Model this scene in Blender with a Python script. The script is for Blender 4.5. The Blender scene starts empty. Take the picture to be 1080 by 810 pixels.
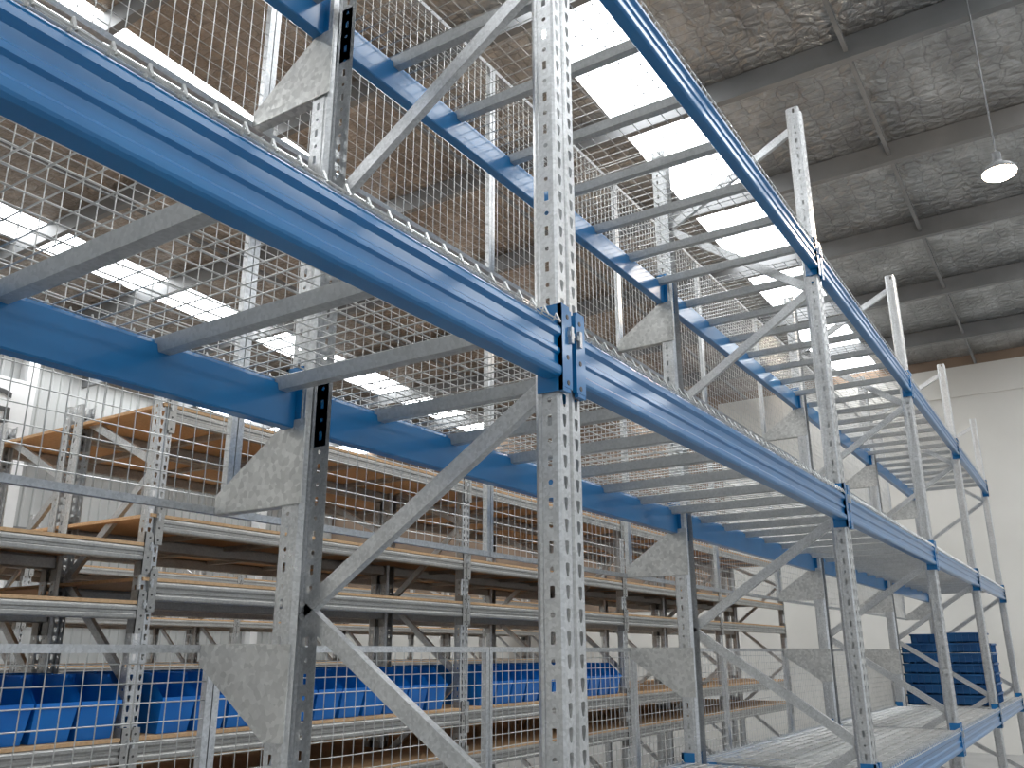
import bpy, math, random
from mathutils import Vector, Matrix
random.seed(3)
S=bpy.context.scene
CH=1.6; W=2.85; D=0.93   # camera height, bay pitch, frame depth
ZM=CH+0.70; ZU=CH+2.08; ZL=CH-0.62
# ------------------------------------------------------------ materials
def newmat(n):
    m=bpy.data.materials.new(n); m.use_nodes=True
    nt=m.node_tree; b=nt.nodes['Principled BSDF']; return m,nt,b
def L(nt,a,b): nt.links.new(a,b)
def coords(nt,scale=(1,1,1)):
    g=nt.nodes.new('ShaderNodeNewGeometry'); mp=nt.nodes.new('ShaderNodeMapping'); mp.inputs['Scale'].default_value=scale
    L(nt,g.outputs['Position'],mp.inputs['Vector']); return mp.outputs[0]
def ramp(nt,src,stops):
    r=nt.nodes.new('ShaderNodeValToRGB'); e=r.color_ramp.elements
    e[0].position=stops[0][0]; e[0].color=(*stops[0][1],1); e[1].position=stops[-1][0]; e[1].color=(*stops[-1][1],1)
    for p,c in stops[1:-1]:
        x=e.new(p); x.color=(*c,1)
    L(nt,src,r.inputs[0]); return r.outputs[0]
def bump(nt,b,src,st,dist=.01):
    bp=nt.nodes.new('ShaderNodeBump'); bp.inputs['Strength'].default_value=st; bp.inputs['Distance'].default_value=dist
    L(nt,src,bp.inputs['Height']); L(nt,bp.outputs[0],b.inputs['Normal'])
def galv(n,lo,hi,metal=.75,rough=.38,vs=45,k=.45,dr=.12):
    m,nt,b=newmat(n); c=coords(nt)
    v=nt.nodes.new('ShaderNodeTexVoronoi'); v.inputs['Scale'].default_value=vs; L(nt,c,v.inputs['Vector'])
    s=nt.nodes.new('ShaderNodeSeparateColor'); L(nt,v.outputs['Color'],s.inputs[0])
    no=nt.nodes.new('ShaderNodeTexNoise'); no.inputs['Scale'].default_value=9; no.inputs['Detail'].default_value=6; L(nt,c,no.inputs['Vector'])
    mx=nt.nodes.new('ShaderNodeMath'); mx.operation='MULTIPLY_ADD'; mx.inputs[1].default_value=k
    L(nt,s.outputs[0],mx.inputs[0])
    m2=nt.nodes.new('ShaderNodeMath'); m2.operation='MULTIPLY'; m2.inputs[1].default_value=.6; L(nt,no.outputs[0],m2.inputs[0]); L(nt,m2.outputs[0],mx.inputs[2])
    L(nt,ramp(nt,mx.outputs[0],[(.15,lo),(.75,hi)]),b.inputs['Base Color'])
    b.inputs['Metallic'].default_value=metal; 
    rr=ramp(nt,mx.outputs[0],[(.1,(rough+dr,)*3),(.8,(rough-dr*.7,)*3)]); L(nt,rr,b.inputs['Roughness'])
    return m
M_galv=galv('galvanised_steel',(.44,.45,.455),(.68,.69,.70),.75,.32,130,.34,.08)
M_beamg=galv('galvanised_beam',(.32,.32,.31),(.46,.455,.44),.6,.42,110,.3)
M_sup=galv('galvanised_channel',(.42,.43,.43),(.58,.59,.59),.6,.40,110,.3)
M_brk=galv('galvanised_bracket',(.42,.42,.41),(.68,.68,.66),.6,.42,60,.4)
M_wire=galv('zinc_wire',(.44,.45,.44),(.64,.64,.63),.7,.36,20)
def paint(n,col,col2,rough=.32,sc=5):
    m,nt,b=newmat(n); c=coords(nt)
    no=nt.nodes.new('ShaderNodeTexNoise'); no.inputs['Scale'].default_value=sc; no.inputs['Detail'].default_value=5; L(nt,c,no.inputs['Vector'])
    L(nt,ramp(nt,no.outputs[0],[(.3,col),(.7,col2)]),b.inputs['Base Color'])
    b.inputs['Roughness'].default_value=rough; return m
M_blue=paint('blue_powdercoat',(.001,.130,.345),(.002,.158,.40),.3); M_blue.node_tree.nodes['Principled BSDF'].inputs['Coat Weight'].default_value=.4
M_blue.node_tree.nodes['Principled BSDF'].inputs['Coat Roughness'].default_value=.08
M_bin=paint('blue_plastic',(.003,.13,.50),(.006,.18,.60),.4)
M_crate=paint('dark_blue_plastic',(.003,.07,.22),(.006,.10,.28),.45)
M_cream=paint('painted_concrete',(.64,.625,.585),(.71,.695,.66),.8,.8)
M_brown=paint('brown_lining',(.22,.16,.12),(.30,.22,.16),.8,1.5)
M_sheet=paint('white_sheet_metal',(.40,.41,.41),(.50,.51,.50),.5,1.0)
M_purlin=paint('grey_primed_steel',(.15,.155,.16),(.21,.215,.22),.45,2)
M_dark=paint('dark_enamel',(.04,.04,.04),(.07,.07,.07),.5)
M_floor=paint('concrete_floor',(.28,.28,.275),(.38,.375,.365),.55,1.2)
M_white=paint('white_enamel',(.7,.7,.7),(.75,.75,.75),.4)
M_yel=paint('yellow_label',(.8,.5,.03),(.85,.55,.05),.5)
def wood():
    m,nt,b=newmat('particle_board'); c=coords(nt,(1,1,1))
    no=nt.nodes.new('ShaderNodeTexNoise'); no.inputs['Scale'].default_value=60; no.inputs['Detail'].default_value=4; L(nt,c,no.inputs['Vector'])
    n2=nt.nodes.new('ShaderNodeTexNoise'); n2.inputs['Scale'].default_value=1.3; L(nt,c,n2.inputs['Vector'])
    a=nt.nodes.new('ShaderNodeMath'); a.operation='ADD'; L(nt,no.outputs[0],a.inputs[0]); L(nt,n2.outputs[0],a.inputs[1])
    h=nt.nodes.new('ShaderNodeMath'); h.operation='MULTIPLY'; h.inputs[1].default_value=.5; L(nt,a.outputs[0],h.inputs[0])
    L(nt,ramp(nt,h.outputs[0],[(.3,(.44,.27,.14)),(.7,(.68,.46,.27))]),b.inputs['Base Color']); b.inputs['Roughness'].default_value=.75
    return m
M_wood=wood()
def foil():
    m,nt,b=newmat('foil_insulation'); c=coords(nt,(1,1,1))
    no=nt.nodes.new('ShaderNodeTexNoise'); no.inputs['Scale'].default_value=1.6; no.inputs['Detail'].default_value=10; no.inputs['Roughness'].default_value=.7; L(nt,c,no.inputs['Vector'])
    c2=coords(nt,(8,5,0)); v=nt.nodes.new('ShaderNodeTexVoronoi'); v.inputs['Randomness'].default_value=.35; v.inputs['Scale'].default_value=1.0; v.feature='DISTANCE_TO_EDGE'; L(nt,c2,v.inputs['Vector'])
    col=ramp(nt,no.outputs[0],[(.3,(.25,.255,.26)),(.5,(.38,.39,.395)),(.70,(.62,.64,.65))])
    ln=ramp(nt,v.outputs[0],[(.0,(.60,.60,.60)),(.06,(1,1,1))])
    mx=nt.nodes.new('ShaderNodeMix'); mx.data_type='RGBA'; mx.blend_type='MULTIPLY'; mx.inputs[0].default_value=.8
    L(nt,col,mx.inputs[6]); L(nt,ln,mx.inputs[7])
    # foil tint turns browner towards the rear aisles
    g=nt.nodes.new('ShaderNodeSeparateXYZ'); L(nt,c,g.inputs[0])
    mr=nt.nodes.new('ShaderNodeMapRange'); mr.inputs[1].default_value=2.6; mr.inputs[2].default_value=5.5; L(nt,g.outputs[1],mr.inputs[0])
    tn=ramp(nt,mr.outputs[0],[(0,(1,1,1)),(1,(.98,.80,.66))])
    m2=nt.nodes.new('ShaderNodeMix'); m2.data_type='RGBA'; m2.blend_type='MULTIPLY'; m2.inputs[0].default_value=1
    L(nt,mx.outputs[2],m2.inputs[6]); L(nt,tn,m2.inputs[7]); L(nt,m2.outputs[2],b.inputs['Base Color'])
    b.inputs['Metallic'].default_value=.7; b.inputs['Roughness'].default_value=.32
    n3=nt.nodes.new('ShaderNodeTexNoise'); n3.inputs['Scale'].default_value=7; n3.inputs['Detail'].default_value=6; n3.inputs['Distortion'].default_value=1.2; L(nt,c,n3.inputs['Vector'])
    a=nt.nodes.new('ShaderNodeMath'); a.operation='MULTIPLY_ADD'; a.inputs[1].default_value=.5; L(nt,v.outputs[0],a.inputs[0]); L(nt,n3.outputs[0],a.inputs[2])
    bump(nt,b,a.outputs[0],.6,.08); return m
M_foil=foil()
def emis(n,col,st):
    m,nt,b=newmat(n); b.inputs['Base Color'].default_value=(.8,.8,.8,1)
    b.inputs['Emission Color'].default_value=(*col,1); b.inputs['Emission Strength'].default_value=st
    return m
M_sky=emis('translucent_roof_sheet',(.93,.97,1.0),8.5)
c=coords(M_sky.node_tree,(1,1,1)); nt=M_sky.node_tree
wv=nt.nodes.new('ShaderNodeTexWave'); wv.bands_direction='Y'; wv.inputs['Scale'].default_value=1.6; L(nt,c,wv.inputs['Vector'])
L(nt,ramp(nt,wv.outputs[0],[(.0,(.7,.76,.8)),(.3,(.97,.99,1))]),nt.nodes['Principled BSDF'].inputs['Emission Color'])
M_lamp=emis('lamp_lens',(1,.84,.62),30)
# ------------------------------------------------------------ mesh builder
class MB:
    def __init__(s): s.v=[]; s.f=[]; s.m=[]; s.mats=[]
    def mi(s,mat):
        if mat not in s.mats: s.mats.append(mat)
        return s.mats.index(mat)
    def add(s,vs,fs,mat):
        o=len(s.v); k=s.mi(mat); s.v+= [tuple(v) for v in vs]
        for f in fs: s.f.append([i+o for i in f]); s.m.append(k)
    def box(s,x0,x1,y0,y1,z0,z1,mat):
        s.add([(x0,y0,z0),(x1,y0,z0),(x1,y1,z0),(x0,y1,z0),(x0,y0,z1),(x1,y0,z1),(x1,y1,z1),(x0,y1,z1)],
              [(0,3,2,1),(4,5,6,7),(0,1,5,4),(1,2,6,5),(2,3,7,6),(3,0,4,7)],mat)
    def prism(s,prof,a,b,mat,axis='x'):
        n=len(prof); mk={'x':lambda t,p:(t,p[0],p[1]),'y':lambda t,p:(p[0],t,p[1]),'z':lambda t,p:(p[0],p[1],t)}[axis]
        s.add([mk(a,p) for p in prof]+[mk(b,p) for p in prof],
              [(i,(i+1)%n,(i+1)%n+n,i+n) for i in range(n)]+[tuple(range(n-1,-1,-1)),tuple(range(n,2*n))],mat)
    def tube(s,p,q,r,mat,n=4,r2=None,cap=False):
        p=Vector(p);q=Vector(q); d=(q-p).normalized(); u=d.orthogonal().normalized(); w=d.cross(u); r2=r if r2 is None else r2
        vs=[];
        for P,R in ((p,r),(q,r2)):
            for i in range(n):
                a=2*math.pi*(i+.5)/n; vs.append(P+u*R*math.cos(a)+w*R*math.sin(a))
        fs=[(i,(i+1)%n,(i+1)%n+n,i+n) for i in range(n)]
        if cap: fs+=[tuple(range(n-1,-1,-1)),tuple(range(n,2*n))]
        s.add(vs,fs,mat)
    def obox(s,p,q,e,g,w,h,mat):
        p=Vector(p);q=Vector(q);e=Vector(e);g=Vector(g); vs=[]
        for P in (p,q):
            for a,b in ((-1,-1),(1,-1),(1,1),(-1,1)): vs.append(P+e*w/2*a+g*h/2*b)
        s.add(vs,[(0,1,5,4),(1,2,6,5),(2,3,7,6),(3,0,4,7),(3,2,1,0),(4,5,6,7)],mat)
    def channel(s,p,q,w,d,mat,t=.003,side=1):
        p=Vector(p);q=Vector(q); dr=(q-p).normalized(); g=Vector((1,0,0)); e=dr.cross(g).normalized()
        s.obox(p,q,e,g,w,t,mat)
        for k in(-1,1):
            o=e*k*(w/2-t/2)+g*side*d/2
            s.obox(p+o,q+o,e,g,t,d,mat)
    def mesh(s,name,smooth=False):
        m=bpy.data.meshes.new(name); m.from_pydata(s.v,[],s.f); 
        for x in s.mats: m.materials.append(x)
        m.polygons.foreach_set('material_index',s.m); 
        if smooth: m.polygons.foreach_set('use_smooth',[True]*len(s.f))
        m.update(); return m
def obj(name,mesh,parent=None,loc=(0,0,0),rot=(0,0,0)):
    o=bpy.data.objects.new(name,mesh); S.collection.objects.link(o); o.location=loc; o.rotation_euler=rot
    if parent: o.parent=parent
    return o
def empty(name,loc=(0,0,0)):
    o=bpy.data.objects.new(name,None); S.collection.objects.link(o); o.location=loc; return o
# ------------------------------------------------------------ rack upright with real punched holes
def post_mesh(name,H,mirror=False,mat=None,w=.106,dep=.074):
    mat=mat or M_galv; mb=MB(); P=.05; n=int(H/P)
    sy=-1 if mirror else 1
    h=w/2
    tear=[(-.009,.014),(0,.016),(.009,.014),(.008,.0),(.004,-.014),(0,-.016),(-.004,-.014),(-.008,0)]
    slot=[(-.006,.013),(0,.014),(.006,.013),(.006,0),(.006,-.013),(0,-.014),(-.006,-.013),(-.006,0)]
    rnd=[(.0065*math.cos(math.radians(a)),.0065*math.sin(math.radians(a))) for a in (135,90,45,0,-45,-90,-135,180)]
    def strip(a,b,hole=None,every=1):
        a=Vector((a[0],a[1]*sy));b=Vector((b[0],b[1]*sy)); Lg=(b-a).length; u=(b-a)/Lg; mid=(a+b)/2
        if not hole:
            mb.add([(a.x,a.y,0),(b.x,b.y,0),(b.x,b.y,n*P),(a.x,a.y,n*P)],[(0,1,2,3)],mat); return
        for k in range(n):
            z0=k*P; zc=z0+P/2; hs=hole[k%len(hole)]
            rect=[(-Lg/2,P/2),(0,P/2),(Lg/2,P/2),(Lg/2,0),(Lg/2,-P/2),(0,-P/2),(-Lg/2,-P/2),(-Lg/2,0)]
            vs=[(mid.x+u.x*q[0],mid.y+u.y*q[0],zc+q[1]) for q in rect]+[(mid.x+u.x*q[0],mid.y+u.y*q[0],zc+q[1]) for q in hs]
            mb.add(vs,[(i,(i+1)%8,(i+1)%8+8,i+8) for i in range(8)],mat)
    g=.009
    strip((-h+.014,dep),(-h+.002,dep-.014)); strip((-h+.002,dep-.014),(-h+.002,dep-.022)); strip((-h+.002,dep-.022),(-h,dep-.026))
    strip((-h,dep-.026),(-h,.006),[slot,rnd]); strip((-h,.006),(-h+.005,0))
    strip((-h+.005,0),(-g,0),[tear]); strip((-g,0),(-g+.003,.007)); strip((-g+.003,.007),(g-.003,.007),)
    strip((g-.003,.007),(g,0)); strip((g,0),(h-.005,0),[tear]); strip((h-.005,0),(h,.006)); strip((h,.006),(h,dep-.026),[slot,rnd]); strip((h,dep-.026),(h-.002,dep-.014)); strip((h-.002,dep-.014),(h-.014,dep))
    strip((-h+.014,dep),(-h+.014,dep-.014)); strip((h-.014,dep),(h-.014,dep-.014))
    mb.box(-.06,.06,min(-.02*sy,.1*sy),max(-.02*sy,.1*sy),0,.006,mat)
    me=mb.mesh(name); return me
HP=CH+3.06
PF=post_mesh('upright_front',HP); PR=post_mesh('upright_rear',HP,True,None,.106,.085)
def frame_mesh(name,nodes,dep,mat,w=.046,x=0.010,inset=.05):
    mb=MB(); yf=inset; yr=dep-inset
    for (s0,z0),(s1,z1) in zip(nodes[:-1],nodes[1:]):
        mb.channel((x,yf if s0=='F' else yr,z0),(x,yf if s1=='F' else yr,z1),w,.024,mat)
    for s_,z in nodes:
        y=yf if s_=='F' else yr
        mb.tube((x-.012,y,z),(x+.03,y,z),.009,mat,8,cap=True)
    return mb.mesh(name)
nodes=[('F',.18),('R',CH-.98),('F',CH-.44),('R',CH+.11),('F',CH+.65),('R',CH+1.38),('F',CH+1.92),('R',CH+2.52),('F',CH+2.95)]
FR=frame_mesh('frame_bracing',nodes,D,M_galv)
# beams
def beam_profile(h,d=.05):
    a=h/2
    return [(.002,a-.008),(.008,a-.001),(.014,a),(d-.014,a),(d-.010,a-.012),(d,a-.014),(d,-a+.004),(d-.004,-a),(.008,-a),(.002,-a+.005),(.0,-a+.010),
        (.0,-a+.024),(.010,-a+.034),(.010,-.012),(.004,-.006),(.004,.004),(.010,.010),(.010,a-.036),(.0,a-.026),(.0,a-.014)]
def beam_mesh(name,mat,L0,L1,h,flip=False,dz=0):
    mb=MB(); pr=[(p[0]-.014,p[1]+dz) for p in beam_profile(h)]
    if flip: pr=[(-p[0],p[1]) for p in pr]
    mb.prism(pr,L0,L1,mat); sg=-1 if flip else 1
    def bx(x0,x1,y0,y1,z0,z1,m): mb.box(x0,x1,min(y0*sg,y1*sg),max(y0*sg,y1*sg),z0,z1,m)
    for xe,k in ((L0,-1),(L1,1)):
        bx(min(xe,xe+k*.004),max(xe,xe+k*.004),-.016,.056,-.108,.115,mat)
        a=xe; b=xe+k*.046
        bx(min(a,b),max(a,b),-.0165,-.004,-.098,.105,mat)
        bx(min(a,xe+k*.038),max(a,xe+k*.038),-.0155,-.004,-.108,.115,mat)
        for z in (-.085,-.02,.085):
            mb.tube((xe+k*.026,-.0175*sg,z),(xe+k*.026,-.01*sg,z),.0065,M_dark,8,cap=True)
        bx(min(xe+k*.026,xe+k*.049),max(xe+k*.026,xe+k*.049),-.024,-.016,.034,.047,M_galv)
        bx(min(xe+k*.030,xe+k*.042),max(xe+k*.030,xe+k*.042),-.026,-.016,.018,.060,M_galv)
    return mb.mesh(name)
E=.057
BF=beam_mesh('beam_front',M_blue,E,W-E,.134,False,-.007); BR=beam_mesh('beam_rear',M_blue,E,W-E,.134,True,-.007)
# mesh deck
def deck_mesh(name):
    mb=MB(); r=.0023
    for x0,x1 in ((.07,W/2-.01),(W/2+.01,W-.07)):
        zt=.066; n=int((x1-x0)/.055)
        for i in range(n+1):
            x=x0+(x1-x0)*i/n
            mb.tube((x,.0,zt),(x,D-.0,zt),r,M_wire)
            for y,s_ in ((.0,-1),(D,1)):
                mb.tube((x,y,zt),(x,y+s_*.008,zt+.018),r*1.2,M_wire)
                mb.tube((x,y+s_*.008,zt+.018),(x,y+s_*.02,zt-.008),r*1.2,M_wire)
        ny=14
        for j in range(ny+1):
            y=.004+(D-.008)*j/ny
            mb.tube((x0,y,zt+.0046),(x1,y,zt+.0046),r,M_wire)
        mb.tube((x0,-.018,zt-.004),(x1,-.018,zt-.004),r,M_wire); mb.tube((x0,D+.018,zt-.004),(x1,D+.018,zt-.004),r,M_wire)
    for x in (.32,.72,1.12,1.52,1.93,2.34,2.74):
        pr=[(x-.026,.062),(x-.017,.026),(x+.017,.026),(x+.026,.062),(x+.023,.062),(x+.015,.029),(x-.015,.029),(x-.023,.062)]
        mb.prism(pr,.025,D-.025,M_sup,'y')
    return mb.mesh(name)
DK=deck_mesh('wire_mesh_deck')
rack=empty('pallet_rack')
N0,N1=-1,4
for n in range(N0,N1+1):
    obj('upright_front',PF,rack,(n*W+.004,0,0)); obj('upright_rear',PR,rack,(n*W,D,0)); obj('frame_bracing',FR,rack,(n*W,0,0))
    if n<N1:
        for z in (ZL,ZM,ZU):
            obj('beam_front',BF,rack,(n*W,0,z)); obj('beam_rear',BR,rack,(n*W,D,z)); obj('mesh_deck',DK,rack,(n*W,0,z))
# rear mesh panels on stand-off brackets
YP=D+.29
def panel(name,wd,h):
    mb=MB(); r=.0019; t=.022
    mb.box(0,wd,-.004,.02,0,t,M_galv); mb.box(0,wd,-.004,.02,h-t,h,M_galv)
    for x in (0,wd-t): mb.box(x,x+t,-.004,.02,t,h-t,M_galv)
    n=int(wd/.05)
    for i in range(1,n): x=wd*i/n; mb.tube((x,0,0.01),(x,0,h-.01),r,M_wire)
    n=int(h/.05)
    for i in range(1,n): z=h*i/n; mb.tube((0.01,.004,z),(wd-.01,.004,z),r,M_wire)
    return mb.mesh(name)
panels={1:(CH-1.05,CH+.018),2:(CH+.40,CH+1.74),3:(CH+1.76,CH+2.95)}
scr=rack
for k,(a,b) in panels.items():
    pm=panel('mesh_panel',W/2-.004,b-a)
    for n in range(N0,N1):
        for j in (0,1): obj('mesh_back_panel',pm,scr,(n*W+j*W/2+.002,YP,a))
def brk_mesh(name,up):
    mb=MB(); y0=D-.085; y1=YP-.005; s_=1 if up else -1
    pts=[(y0,0),(y1,0),(y1,.055*s_),(y0+.08,.25*s_),(y0,.25*s_)]
    mb.prism(pts,-.060,-.056,M_brk)
    mb.box(-.058,-.02,y0+.09,y1,-.002 ,.002,M_brk)
    e=Vector((0,y1-y0-.08,(.055-.25)*s_)).normalized(); g=Vector((0,-e.z,e.y))
    mb.obox((-.041,y0+.08,.25*s_),(-.041,y1,.055*s_),(1,0,0),g,.035,.003,M_brk)
    mb.box(-.058,.03,y1-.003,y1,min(0,.055*s_),max(0,.055*s_),M_brk)
    return mb.mesh(name)
BU=brk_mesh('standoff_bracket',True); BD=brk_mesh('standoff_bracket_inv',False)
for n in range(N0,N1+1):
    for z,m in ((CH+.018,BD),(CH+.40,BU),(CH+1.76,BU),): obj('standoff_bracket',m,scr,(n*W,0,z))
mb=MB(); mb.box(0,.24,0,.006,0,.16,M_yel); mb.box(.02,.22,-.002,0,.02,.075,M_white); mb.box(.03,.21,-.002,0,.10,.135,M_dark); obj('load_notice',mb.mesh('load_notice'),rack,(10.05,YP-.014,CH-.28))
# ------------------------------------------------------------ rear shelving rows
X2=1.10; H2=CH+1.48; D2=.85
P2F=post_mesh('shelf_upright',H2,False,M_galv,.096,.075); P2R=post_mesh('shelf_upright_rear',H2,True,M_galv,.096,.075)
F2=frame_mesh('shelf_bracing',[('F',.2),('R',.8),('F',1.4),('R',2.0),('F',2.6),('R',2.95)],D2,M_galv)
B2F=beam_mesh('shelf_beam',M_beamg,.05,W-.05,.10); B2R=beam_mesh('shelf_beam_rear',M_beamg,.05,W-.05,.10,True)
B3F=beam_mesh('top_shelf_beam',M_beamg,.05,W-.05,.075); B3R=beam_mesh('top_shelf_beam_rear',M_beamg,.05,W-.05,.075,True)
mb=MB(); mb.box(-.03,W-.04,-.01,1.75,.0,.018,M_wood); WD=mb.mesh('particle_board_deck')
mb=MB()
for k in range(1,5): mb.box(k*W/5-.02,k*W/5+.02,.03,D2-.03,.0,.03,M_beamg)
SB=mb.mesh('shelf_support')
def shelving(name,X0,Y0,ks,levels):
    e=empty(name)
    for k in ks:
        for dy in (0,.9):
            x=X0+k*W
            obj('upright_front',P2F,e,(x,Y0+dy,0)); obj('upright_rear',P2R,e,(x,Y0+dy+D2,0)); obj('bracing',F2,e,(x,Y0+dy,0))
    for k in ks[:-1]:
        for z,dk in levels(k):
            x=X0+k*W; th=dk==2
            for dy in (0,.9):
                obj('beam_front',B3F if th else B2F,e,(x,Y0+dy,z)); obj('beam_rear',B3R if th else B2R,e,(x,Y0+dy+D2,z)); obj('support_bars',SB,e,(x,Y0+dy,z+(.007 if th else .019)))
            if dk: obj('board_deck',WD,e,(x,Y0,z+(.0385 if th else .051)))
    return e
def lv(k):
    if k<0: return [(CH-.80,1),(CH-.48,1),(CH+.20,2),(CH+.50,2)]
    return [(CH-.80,1),(CH-.48,1),(CH+.31,1),(CH+.66,2),(CH+1.28,2)]
def lv3(k): return [(CH-.8,1),(CH-.2,1),(CH+.35,2),(CH+.9,2)]
shelving('board_deck_shelving',X2,3.2,[-1,0,1,2,3,4],lv)
shelving('board_deck_shelving',X2-.6,8.6,[-1,0,1,2,3,4,5],lv3)
# blue bins
def bin_mesh(mb,x,y,z,w=.21,l=.40,h=.24):
    t=.004; f=.012
    def q(a,b,c,d): mb.add([a,b,c,d],[(0,1,2,3)],M_bin)
    x0,x1=x,x+w; fl=h*.6
    for o in (0,t*1.5):
        a0,a1,b0,b1=x0+o,x1-o,y+o,y+l-o; zz=z+o
        q((a0+f,b0+f,zz),(a1-f,b0+f,zz),(a1-f,b1-f,zz),(a0+f,b1-f,zz))
        q((a0+f,b0+f,zz),(a1-f,b0+f,zz),(a1,b0-.03+o,z+fl),(a0,b0-.03+o,z+fl))
        q((a0+f,b1-f,zz),(a1-f,b1-f,zz),(a1,b1,z+h),(a0,b1,z+h))
        for s0,s1 in ((a0+f,a0),(a1-f,a1)):
            mb.add([(s0,b0+f,zz),(s0,b1-f,zz),(s1,b1,z+h),(s1,b0+l*.25,z+h),(s1,b0-.03+o,z+fl)],[(0,1,2,3,4)],M_bin)
    mb.box(x0-.002,x1+.002,y-.036,y-.026,z+fl-.02,z+fl,M_bin)
    mb.box(x0-.003,x0+.008,y+l*.25,y+l,z+h-.012,z+h,M_bin); mb.box(x1-.008,x1+.003,y+l*.25,y+l,z+h-.012,z+h,M_bin); mb.box(x0,x1,y+l-.008,y+l+.003,z+h-.012,z+h,M_bin)
mb=MB(); x=X2-W+.1
while x<X2+2*W-.3:
    if ((x-X2)%W)>.06 and ((x-X2)%W)<W-.27:
        bin_mesh(mb,x,3.23,CH-.48+.071,h=.30); bin_mesh(mb,x,3.75,CH-.48+.071,h=.30)
    x+=.225
obj('plastic_storage_bins',mb.mesh('plastic_storage_bins'))
# stacked crates on far bay
def crate(mb,x,y,z,w,d,h):
    t=.012
    mb.box(x,x+w,y,y+d,z,z+t,M_crate)
    for a in ((x,x+w,y,y+t),(x,x+w,y+d-t,y+d),(x,x+t,y,y+d),(x+w-t,x+w,y,y+d)): mb.box(*a,z,z+h,M_crate)
    for a in ((x-.012,x+w+.012,y-.012,y+t),(x-.012,x+w+.012,y+d-t,y+d+.012),(x-.012,x+t,y-.012,y+d+.012),(x+w-t,x+w+.012,y-.012,y+d+.012)): mb.box(*a,z+h-.02,z+h,M_crate)
    for i in range(1,6):
        xx=x+w*i/6; mb.box(xx-.005,xx+.005,y-.01,y,z,z+h,M_crate)
        yy=y+d*i/6; mb.box(x-.01,x,yy-.005,yy+.005,z,z+h,M_crate)
mb=MB()
for (cx,cy,cn) in ((8.85,.08,7),(8.85,.50,6),(9.5,.08,6),(9.5,.5,7)):
    for i in range(cn): crate(mb,cx,cy,ZL+.075+i*.105,.58,.38,.10)
obj('crate_stack',mb.mesh('crate_stack'))
# ------------------------------------------------------------ building
XW=15.3; YB=16; YF=-9; XL=-9
def roofz(x): return CH+6-.05*(x+1.73)
sky_y=[y-1.06 for y in (-5.35,-1.05,3.26,7.5,11.9,16.2)]; HW=.43
def strip(mb,y0,y1,mat,th=.06):
    a,b=roofz(XL),roofz(XW)
    mb.add([(XL,y0,a),(XW,y0,b),(XW,y1,b),(XL,y1,a),(XL,y0,a+th),(XW,y0,b+th),(XW,y1,b+th),(XL,y1,a+th)],
      [(0,3,2,1),(4,5,6,7),(0,1,5,4),(1,2,6,5),(2,3,7,6),(3,0,4,7)],mat)
mb=MB(); y=YF
for s in sky_y: 
    if s-HW>y: strip(mb,y,s-HW,M_foil)
    y=s+HW
if y<YB: strip(mb,y,YB,M_foil)
obj('ceiling',mb.mesh('ceiling'))
for i,s in enumerate(sky_y):
    mb=MB(); strip(mb,s-HW,min(s+HW,YB),M_sky,.02); obj('window_%d'%(i+1),mb.mesh('roof_skylight'))
pe=empty('roof_purlins')
mb=MB()
pr=[(-.04,0),(.04,0),(.04,-.03),(.032,-.03),(.032,-.008),(-.032,-.008),(-.032,-.232),(.032,-.232),(.032,-.21),(.04,-.21),(.04,-.24),(-.04,-.24)]
mb.prism(pr,YF,YB,M_purlin,'y'); PU=mb.mesh('purlin')
k=-6
while True:
    x=5.83+1.98*k
    if x>XW-.2: break
    if x>XL: obj('purlin',PU,pe,(x,0,roofz(x)-.005))
    k+=1
for yb in (-7.5,-3.2,.15,4.4,8.7,13.0):
    mb=MB(); a=Vector((XL,yb,roofz(XL)-.15)); b=Vector((XW,yb,roofz(XW)-.15)); mb.obox(a,b,(0,1,0),(0,0,1),.04,.05,M_purlin); obj('bridging',mb.mesh('bridging'),pe)
mb=MB(); mb.box(XL,XW+.3,YF,YB+.3,-.1,0,M_floor); obj('floor',mb.mesh('floor'))
zt=roofz(XW)
mb=MB(); mb.box(XW,XW+.2,YF,YB,0,zt-.18,M_cream); mb.box(XW+.02,XW+.2,YF,YB,zt-.18,zt+.1,M_brown); mb.box(XW-.03,XW,YF,YB,zt-.75,zt-.70,M_cream)
mb.box(XW-.02,XW,5.0,YB,CH+.8,zt-.18,M_brown)
obj('wall_right',mb.mesh('wall_right'))
mb=MB(); mb.box(XL-.2,XL,YF,YB,0,roofz(XL)+.1,M_cream); obj('shade_wall_left',mb.mesh('shade_wall_left'))  # unseen wall, added to darken the left faces of the uprights
mb=MB(); x=XL
vs=[];n=0
while x<XW:
    for dx,dy in ((0,0),(.13,0),(.15,-.03),(.18,-.03)): vs+= [(x+dx,YB+dy,0),(x+dx,YB+dy,roofz(x))]; n+=1
    x+=.2
mb.add(vs,[(2*i,2*i+2,2*i+3,2*i+1) for i in range(n-1)],M_sheet)
for z in (2.2,3.8,5.2): mb.box(XL,XW,YB-.2,YB-.05,z,z+.08,M_purlin)
x=XL+.5
while x<XW: mb.box(x,x+.2,YB-.35,YB-.05,0,roofz(x)-.1,M_white); x+=3.0
obj('wall_back',mb.mesh('wall_back'))
# wall sign
se=empty('wall_sign',(6.3,YB-.42,CH+4.05)); mb=MB(); mb.box(-4.2,.25,0,.03,-.2,.95,M_white); obj('board',mb.mesh('board'),se)
tc=bpy.data.curves.new('lettering','FONT'); tc.body='RACKING'; tc.size=.95; tc.extrude=.01; tc.align_x='RIGHT'; tc.materials.append(M_dark)
t=bpy.data.objects.new('lettering',tc); S.collection.objects.link(t); t.parent=se; t.location=(0,-.02,.05); t.rotation_euler=(math.pi/2,0,0)
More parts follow.
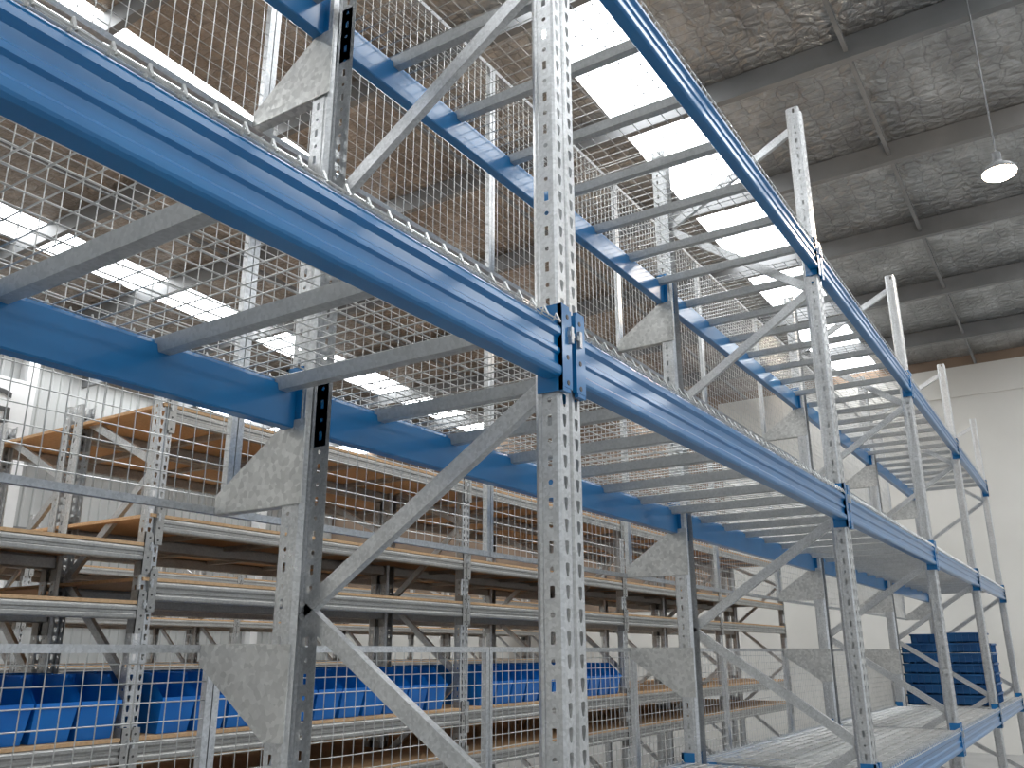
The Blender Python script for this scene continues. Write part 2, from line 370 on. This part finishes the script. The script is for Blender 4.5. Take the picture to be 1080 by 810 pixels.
# hanging high bay lamp
lx,ly,lz=7.3-1.73,.10-1.0,CH+3.70
le=empty('high_bay_lamp',(lx,ly,lz)); mb=MB(); q=.85
prof=[(.152,-.015),(.155,.0),(.12,.045),(.06,.085),(.04,.11),(.038,.2),(.015,.22)]
for (a,za),(b,zb) in zip(prof[:-1],prof[1:]): mb.tube((0,0,za*q),(0,0,zb*q),a*q,M_purlin,24,r2=b*q)
mb.tube((0,0,.18),(0,0,roofz(lx)-lz-.001),.007,M_purlin,8)
pl=[(.148,-.010),(.14,-.034),(.11,-.054),(.06,-.066),(.0,-.070)]
for (a,za),(b,zb) in zip(pl[:-1],pl[1:]): mb.tube((0,0,za*q),(0,0,zb*q),a*q,M_lamp,24,r2=b*q)
obj('lamp_body',mb.mesh('lamp_body'),le)
li=bpy.data.lights.new('lamp_light','POINT'); li.energy=80; li.color=(1,.8,.6); li.shadow_soft_size=.1
o=bpy.data.objects.new('lamp_light',li); S.collection.objects.link(o); o.parent=le; o.location=(0,0,-.25)
# ------------------------------------------------------------ world
w=bpy.data.worlds.new('w'); S.world=w; w.use_nodes=True; bg=w.node_tree.nodes['Background']
bg.inputs[0].default_value=(.88,.94,1.0,1); bg.inputs[1].default_value=.75
S.view_settings.view_transform='Standard'
# ------------------------------------------------------------ camera
A,th,ro,f=0.57946,0.29969,-0.00219,915.288
fh=Vector((math.cos(A),math.sin(A),0)); r=Vector((math.sin(A),-math.cos(A),0)); z=Vector((0,0,1))
F=fh*math.cos(th)+z*math.sin(th); U=-fh*math.sin(th)+z*math.cos(th)
R2=r*math.cos(ro)+U*math.sin(ro); U2=-r*math.sin(ro)+U*math.cos(ro)
cd=bpy.data.cameras.new('camera'); co=bpy.data.objects.new('camera',cd); S.collection.objects.link(co)
cd.sensor_width=36; cd.lens=36*f/1080; cd.clip_start=.02; cd.clip_end=200
m=Matrix((R2,U2,-F)).transposed().to_4x4(); m.translation=Vector((-1.775,-.995,CH-.004)); co.matrix_world=m
S.camera=co
